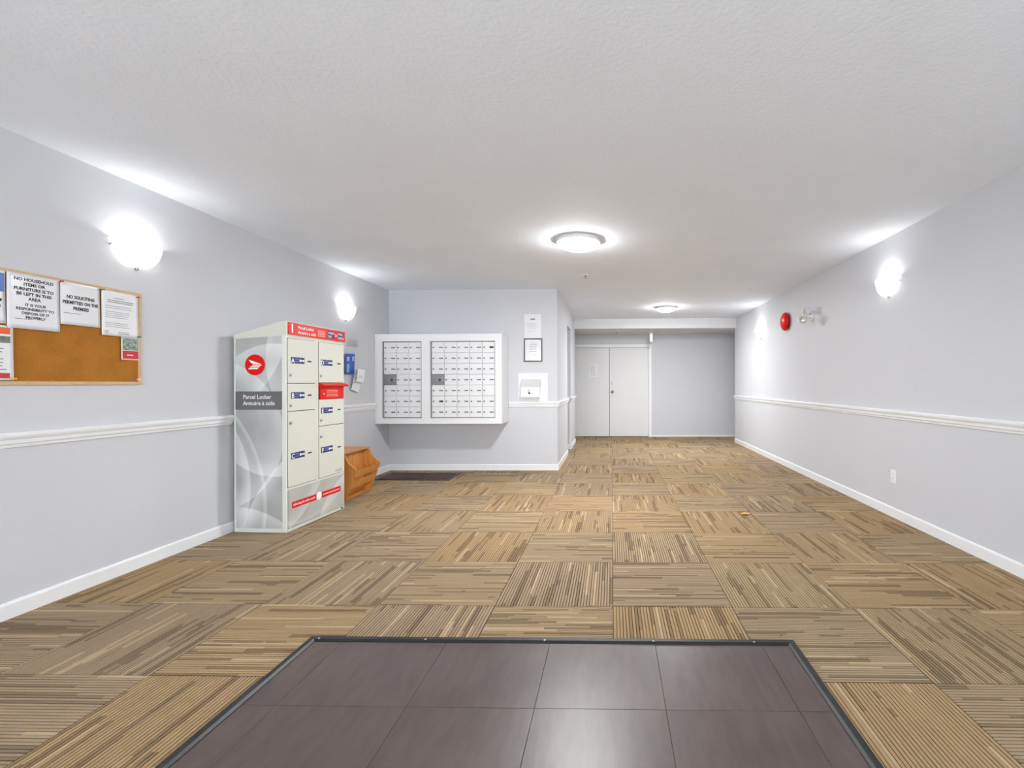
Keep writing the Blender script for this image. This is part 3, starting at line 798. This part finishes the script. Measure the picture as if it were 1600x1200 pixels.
ms = part('mail_slot', box(NB(), .392, .724, -.010, .004, 1.022, 1.130, .002, 1), M_red, lk, 'red outgoing mail slot')
bm = NB(); prism(bm, [(-.050, 1.137), (-.046, 1.130), (0, 1.128), (0, 1.160), (-.012, 1.160), (-.050, 1.146)], .386, .735, 'x')
part('slot_flap', bm, M_red, ms, 'red hinged flap')
bm = lines(NB(), .48, .64, 1.092, 2, .014, .007, -.0105, 8, .05); lines(bm, .48, .64, 1.058, 2, .014, .007, -.0105, 9, .05)
part('fine_print', bm, mat('slot_pale', (236, 150, 130), .5, noise=(10, .02)), ms)
part('key_lock', lathe(NB(), [(0, .008), (.009, .008), (.011, .005), (.011, 0), (0, 0)], 16, Matrix.Translation((.432, -.010, 1.064)) @ Mx), M_steel, ms)
bp_ = part('plinth_film', box(NB(), .018, LW - .012, -.004, .004, .026, .322), M_film_front, lk, 'grey film panel with pale ribbon')
sl = part('slogan_band', box(NB(), .055, .345, -.0046, -.003, .172, .222), M_red, bp_, 'red slogan band')
s2 = part('slogan_band', box(NB(), .415, .680, -.0046, -.003, .172, .222), M_red, bp_, 'red slogan band')
part('slogan_emblem', disc(NB(), .380, .200, .034, -.005, -.003, 28), M_whiteprint, bp_, 'white round emblem')
part('lettering', text_bm(['delivering the online world'], .029, .068, .189, -.0052, 'LEFT', bold=.015, xs=.82), M_whiteprint, bp_)
part('fine_print', lines(NB(), .430, .665, .191, 1, .01, .012, -.0052, 3, .05), mat('slogan_pale', (244, 178, 166), .5, noise=(120, .12)), bp_)
part('maker_plate', box(NB(), .690, .722, -.0025, -.0005, .006, .018), M_dark, lk, 'small dark maker plate')

# ------------------------------------------------------------------ wooden magazine rack
# local x = along the wall (near to far), local -y = into the room, origin on the wall at the near side
mr = thing('magazine_rack', 'honey oak magazine rack with slatted front beside the parcel locker', 'magazine rack', (XL, 4.585, 0), RL)
RW = .490
D0, D1, DT = .372, .485, .355
PROFILE = [(-.016, 0), (-D0, 0), (-D1 + .008, .290), (-D1, .312), (-D1 + .010, .326), (-.445, .345), (-.410, .375), (-.388, .410), (-.378, .440), (-.365, .458), (-.345, .462), (-.016, .462)]
for x0 in (0, RW - .016):
    bm = NB(); prism(bm, PROFILE, x0, x0 + .016, 'x'); part('side_panel', bm, M_wood, mr, 'curved oak side panel')
part('top_board', box(NB(), -.022, RW + .022, -.362, -.014, .463, .479, .004, 2), M_wood, mr, 'oak top board')
part('divider', box(NB(), .016, RW - .016, -.300, -.288, .0, .462), M_wood, mr, 'oak back board of the pocket')
part('bottom_board', box(NB(), .016, RW - .016, -.366, -.300, .012, .026), M_wood, mr)
def slat(z0, z1):
    s = (D1 - D0) / .312
    y0_, y1_ = -(D0 + s * z0), -(D0 + s * z1)
    bm = NB(); prism(bm, [(y0_ + .004, z0), (y1_ + .004, z1), (y1_ + .016, z1), (y0_ + .016, z0)], .0165, RW - .0165, 'x')
    part('slat', bm, M_wood, mr, 'oak front slat')
slat(.235, .300); slat(.120, .195); slat(.006, .030)

# ------------------------------------------------------------------ leaflet holders on the left wall
def holder(name, y0, z0, w, h, label, tilt, depth, fill):
    t = thing(name, label, 'leaflet holder', (XL, y0, z0), RL)
    bm = NB()
    box(bm, 0, w, -.003, -.0005, 0, h)
    prism(bm, [(-.004, 0), (-depth, 0), (-depth - .02, h * .42), (-depth - .017, h * .42), (-depth + .003, .003), (-.004, .003)], .002, w - .002, 'x')
    part('holder', bm, M_clear, t, 'clear acrylic holder')
    return t
holder('leaflet_holder', 5.235, 1.580, .285, .195, 'empty clear acrylic leaflet holder under the far left sconce', 0, .03, None)
def leaflet(name, y0, z0, w, h, label, m, lean, tilt, d0):
    t = thing(name, label, 'leaflet', (XL, y0, z0), RL)
    t.rotation_euler = (lean, 0, RL)
    bm = NB(); c, s = math.cos(tilt), math.sin(tilt)
    P = [(0, 0), (w, 0), (w, h), (0, h)]
    prism(bm, [(p[0] * c - p[1] * s, p[0] * s + p[1] * c) for p in P], -d0 - .003, -d0, 'y')
    part('cover', bm, m, t)
    return t, c, s
t, c, s = leaflet('blue_leaflet', 5.225, 1.262, .190, .232, 'bright blue leaflet with white print above the chair rail', M_blue, math.radians(3), math.radians(2), .012)
bm = lines(NB(), .02, .085, .185, 3, .017, .008, -.0158, 3, .3)
part('fine_print', bm, M_whiteprint, t)
bm = NB(); box(bm, .028, .082, -.0160, -.0154, .024, .118); box(bm, .13, .17, -.016, -.0154, .155, .205)
part('white_block', bm, mat('pale_blue_card', (150, 186, 232), .4, noise=(40, .2)), t, 'pale printed block')
t, c, s = leaflet('white_leaflet', 5.330, 1.095, .165, .235, 'tilted white leaflet hanging below the blue one', M_paper, math.radians(6), math.radians(-13), .026)
part('fine_print', lines(NB(), .055, .150, .150, 3, .014, .005, -.0296, 6), M_inkgrey, t)
t2, c, s = leaflet('white_leaflet', 5.352, 1.190, .155, .150, 'folded white leaflet standing in front of the blue leaflet', M_paper, math.radians(6), math.radians(-5), .072)
part('fine_print', lines(NB(), .03, .13, .06, 2, .012, .004, -.0756, 7), M_inkgrey, t2)

# ------------------------------------------------------------------ mailbox cabinet
CX0, CX1, CY, CZ0, CZ1 = -2.970, -1.369, 5.920, .653, 1.779
mc = thing('mailbox_cabinet', 'white wall-hung cabinet of small mailboxes in two banks', 'mailboxes', (CX0, CY, CZ0))
cw, ch, cdp = CX1 - CX0, CZ1 - CZ0, YB - CY - .001
OP = [(.089, .591, .069, 1.038), (.697, 1.519, .069, 1.038)]
bm = NB()
zs0, zs1 = OP[0][2], OP[0][3]
box(bm, 0, cw, 0, cdp, zs1, ch); box(bm, 0, cw, 0, cdp, 0, zs0)
box(bm, 0, OP[0][0], 0, cdp, zs0, zs1); box(bm, OP[0][1], OP[1][0], 0, cdp, zs0, zs1); box(bm, OP[1][1], cw, 0, cdp, zs0, zs1)
for a in OP: box(bm, a[0], a[1], .06, cdp, zs0, zs1)
bmesh.ops.remove_doubles(bm, verts=bm.verts, dist=1e-5)
part('surround', bm, M_white, mc, 'white painted surround')
M_mbox = mat('mailbox_aluminium', (232, 233, 236), 0.32, 0.0, spec=0.6, noise=(25, .02))
M_mast = mat('master_panel', (142, 143, 146), 0.4, 0.4, noise=(25, .05))
M_slot = mat('name_slot_grey', (116, 117, 121), 0.5, noise=(30, .06))
M_lockgrey = mat('cam_lock', (120, 121, 125), 0.35, 0.6, noise=(30, .05))
M_frame_al = mat('bank_frame', (176, 178, 182), 0.35, 0.5, noise=(25, .03))
CY_ = .022
cache = {}
for bi, (a, ncol) in enumerate(zip(OP, (3, 5))):
    bm = NB()
    box(bm, a[0], a[0] + .012, .006, .06, zs0, zs1); box(bm, a[1] - .008, a[1], .006, .06, zs0, zs1)
    box(bm, a[0], a[1], .0062, .06, zs1 - .008, zs1); box(bm, a[0], a[1], .0062, .06, zs0, zs0 + .008)
    part('bank_frame', bm, M_frame_al, mc, 'grey aluminium bank frame')
    x0, x1, z0, z1 = a[0] + .014, a[1] - .010, zs0 + .010, zs1 - .010
    dw, dh = (x1 - x0) / ncol, (z1 - z0) / 7
    key = round(dw, 3), round(dh, 3)
    dm = me_from('mailbox_door', box(NB(), .0015, dw - .0015, 0, .02, .0015, dh - .0015, .002, 2), M_mbox)
    lm = me_from('lock', lathe(NB(), [(0, .007), (.007, .007), (.009, .004), (.009, 0), (0, 0)], 12, Matrix.Translation((dw * .145, 0, dh * .48)) @ Mx), M_lockgrey)
    nm = me_from('name_slot', box(NB(), dw * .59, dw * .90, -.0025, .001, dh * .425, dh * .53), M_slot)
    nmb = me_from('name_slot', box(NB(), dw * .59, dw * .90, -.0025, .001, dh * .40, dh * .56), M_ink)
    for r in range(7):
        for c_ in range(ncol):
            L = (x0 + c_ * dw, CY_, z1 - (r + 1) * dh)
            if r == 3 and c_ == 0:
                p = part('master_door', box(NB(), .001, dw - .001, -.002, .02, .001, dh - .001, .002, 1), M_mast, mc, 'grey steel master lock panel', L)
                bm = NB()
                for u, v in ((.40, .66), (.40, .44), (.84, .66), (.84, .40)): lathe(bm, [(0, .004), (.004, .003), (.005, 0)], 10, Matrix.Translation((dw * u, -.002, dh * v)) @ Mx)
                part('screw', bm, M_whiteprint, p)
                part('lock', lathe(NB(), [(0, .010), (.009, .010), (.012, .006), (.012, 0), (0, 0)], 14, Matrix.Translation((dw * .64, -.002, dh * .47)) @ Mx), M_dark, p)
                continue
            p = part('mailbox_door', dm, None, mc, None, L)
            part('lock', lm, None, p)
            blackp = (bi == 1 and ((r == 0 and c_ == 4) or (r == 5 and c_ == 0)))
            part('name_slot', nmb if blackp else nm, None, p, 'black name strip' if blackp else None)
            if bi == 1 and r == 4 and c_ == 4:
                part('paper_label', box(NB(), dw * .30, dw * 1.0, -.004, -.0026, dh * .12, dh * .95), M_paper, p, 'white paper stuck over the name strip')

# ------------------------------------------------------------------ things on the wall beside the mailboxes
t = thing('paper_notice', 'plain white notice taped above the black framed notice', 'notice', (-1.157, YB, 1.757), 0)
w, h = .229, .316
part('page', box(NB(), 0, w, -.002, 0, 0, h, .0005, 1), M_paper, t)
part('plastic_sleeve', box(NB(), -.006, w + .006, -.0032, -.0026, -.004, h + .004), M_clear, t, 'clear plastic sleeve')
part('heading', box(NB(), w * .36, w * .64, -.0039, -.0036, h * .77, h * .82), M_inkgrey, t)
part('typed_text', lines(lines(NB(), .035, w - .045, h * .60, 5, .014, .003, -.0037, 2), .035, .10, h * .28, 1, .01, .003, -.0037, 3), mat('pale_ink', (186, 187, 192), .7, noise=(50, .04)), t)
t = thing('framed_notice', 'typed notice in a thin black frame above the drop box', 'picture frame', (-1.160, YB, 1.443), 0)
w, h = .245, .308
bm = NB(); fw = .014
box(bm, 0, w, -.016, 0, 0, fw); box(bm, 0, w, -.016, 0, h - fw, h); box(bm, 0, fw, -.0158, 0, fw, h - fw); box(bm, w - fw, w, -.0158, 0, fw, h - fw)
part('frame', bm, mat('dark_frame', (74, 78, 86), .4, noise=(20, .05)), t, 'thin dark frame')
part('page', box(NB(), fw, w - fw, -.006, 0, fw, h - fw), M_paper, t)
part('typed_text', lines(lines(NB(), .07, .18, h * .80, 6, .023, .004, -.0065, 4, .2), .12, .16, h * .28, 1, .01, .006, -.0065, 5), M_inkgrey, t)
part('glass', box(NB(), fw, w - fw, -.010, -.009, fw, h - fw), M_clear, t)
tag(part('mounting_board', box(NB(), -.1955, .1955, -.010, 0, 0, .374, .002, 1), M_trim, loc=(-1.0415, YB, .917)), 'square white board on the wall behind the drop box', 'board')
t = thing('drop_box', 'small white metal drop box with sloping lid and lock', 'drop box', (-1.186, YB - .010, .976), 0)
bm = NB(); prism(bm, [(0, 0), (-.080, 0), (-.085, .132), (0, .132)], 0, .245, 'x'); part('body', bm, M_white, t, 'white metal box body')
bm = NB(); prism(bm, [(0, .133), (-.090, .133), (-.090, .145), (-.012, .236), (0, .236)], -.004, .249, 'x'); part('lid', bm, mat('lid_grey', (212, 213, 214), .4, noise=(60, .04)), t, 'sloping pale grey lid')
part('lock', lathe(NB(), [(0, .008), (.010, .008), (.013, .005), (.013, 0), (0, 0)], 16, Matrix.Translation((.108, -.081, .052)) @ Mx), M_dark, t, 'dark key lock')
part('hasp', box(NB(), .100, .116, -.090, -.082, .068, .112, .002, 1), M_steel, t, 'steel hasp')

# ------------------------------------------------------------------ right wall: bell, emergency lamps, outlet
t = thing('fire_alarm_bell', 'round red fire alarm bell on the right wall', 'alarm bell', (XR, 6.56, 1.987), RRt)
part('back_box', lathe(NB(), [(0, .030), (.095, .030), (.100, .025), (.100, 0), (0, 0)], 36, Mx), mat('bell_back', (120, 16, 14), .4, noise=(10, .05)), t, 'dark red back box')
part('gong', lathe(NB(), [(0, .085), (.030, .085), (.040, .083), (.075, .076), (.105, .062), (.122, .044), (.126, .030), (.122, .030), (.1, .04), (0, .05)], 40, Mx), M_red, t, 'red steel gong')
part('centre_cap', lathe(NB(), [(0, .094), (.022, .092), (.030, .085), (.030, .083), (0, .083)], 24, Mx), mat('bell_cap', (190, 60, 48), .35, noise=(10, .05)), t, 'pale red centre cap')

t = thing('emergency_light', 'twin-head emergency light fitting between the red bell and the near sconce', 'emergency light', (XR, 5.76, 1.945), RRt)
part('mount_plate', lathe(NB(), [(0, .020), (.050, .020), (.058, .012), (.058, 0), (0, 0)], 28, Mx), M_white, t)
def em_head(c, d, kn):
    bm = NB(); tube(bm, [(0, -.016, c[2] * .3), (c[0] * .5, -.05, c[2] * .7), c], .008); part('arm', bm, M_white, t)
    d = Vector(d).normalized(); R = Vector((0, 0, 1)).rotation_difference(d).to_matrix().to_4x4()
    hd_ = part('lamp_head', lathe(NB(), [(0, -.050), (.024, -.048), (.036, -.030), (.050, .018), (.054, .030), (.050, .030), (.034, -.02), (0, -.03)], 28, Matrix.Translation(c) @ R), M_white, t, 'white adjustable lamp head')
    part('lens', lathe(NB(), [(0, .026), (.048, .026), (.048, .029), (0, .032)], 28, Matrix.Translation(c) @ R), M_clear, hd_, 'clear lens')
    part('reflector', lathe(NB(), [(0, -.012), (.015, -.008), (.047, .022), (.0468, .0222), (.0145, -.0075), (0, -.0115)], 28, Matrix.Translation(c) @ R), M_chrome, hd_)
em_head((.055, -.085, .055), (.25, -1, .1), 0)
em_head((.075, -.135, -.045), (.75, -.7, -.5), 1)

t = thing('power_outlet', 'white duplex power outlet low on the right wall', 'outlet', (XR, 4.118, .289), RRt)
part('cover_plate', box(NB(), -.037, .037, -.006, 0, 0, .116, .003, 2), M_white, t)
for z in (.022, .066):
    s_ = part('socket', box(NB(), -.017, .017, -.008, -.005, z, z + .030, .004, 2), M_trim, t)
    bm = NB(); box(bm, -.008, -.0055, -.0085, -.0075, z + .011, z + .021); box(bm, .0055, .008, -.0085, -.0075, z + .012, z + .020); part('slot', bm, M_dark, s_)

# ------------------------------------------------------------------ end wall: paper on the door, hanging box
t = thing('door_notice', 'faint white paper notice on the left double door', 'notice', (-.477, YK - .016, 1.295), 0)
part('page', box(NB(), 0, .18, -.0012, 0, 0, .278), M_paper, t)
part('typed_text', lines(NB(), .02, .155, .235, 8, .028, .010, -.0016, 5, .3), mat('faint_ink', (196, 197, 201), .7, noise=(50, .04)), t)

t = thing('hanging_exit_box', 'slim white box hanging from the soffit beside the double doors', 'ceiling box', (.815, 9.90, ZS), 0)
part('canopy', box(NB(), -.065, .065, -.10, .10, -.014, 0, .004, 2), M_white, t, 'white ceiling canopy')
part('stem', box(NB(), -.015, .015, -.06, .06, -.03, -.012), M_white, t)
part('housing', box(NB(), -.030, .030, -.16, .16, -.215, -.028, .006, 2), M_white, t, 'slim white housing seen edge on')

# ------------------------------------------------------------------ yellow leaf on the carpet
bm = NB(); pts = [(-.045, 0), (-.028, .018), (-.008, .026), (.016, .020), (.040, .004), (.020, -.016), (-.004, -.024), (-.030, -.014)]
top = [bm.verts.new((p[0], p[1], .004 + .010 * abs(p[1]) / .026 + .004 * (p[0] > .03))) for p in pts]
c0 = bm.verts.new((0, 0, .006))
for k in range(8): bm.faces.new([top[k], top[(k + 1) % 8], c0])
ext = bmesh.ops.extrude_face_region(bm, geom=bm.faces[:])
bmesh.ops.translate(bm, vec=(0, 0, -.0035), verts=[v for v in ext['geom'] if isinstance(v, bmesh.types.BMVert)])
bmesh.ops.recalc_face_normals(bm, faces=bm.faces)
lf_ = part('fallen_leaf', bm, mat('yellow_leaf', (214, 168, 52), .5, noise=(40, .12)), loc=(1.165, 4.183, .0))
tag(lf_, 'small yellow leaf lying on the carpet towards the right wall', 'leaf')
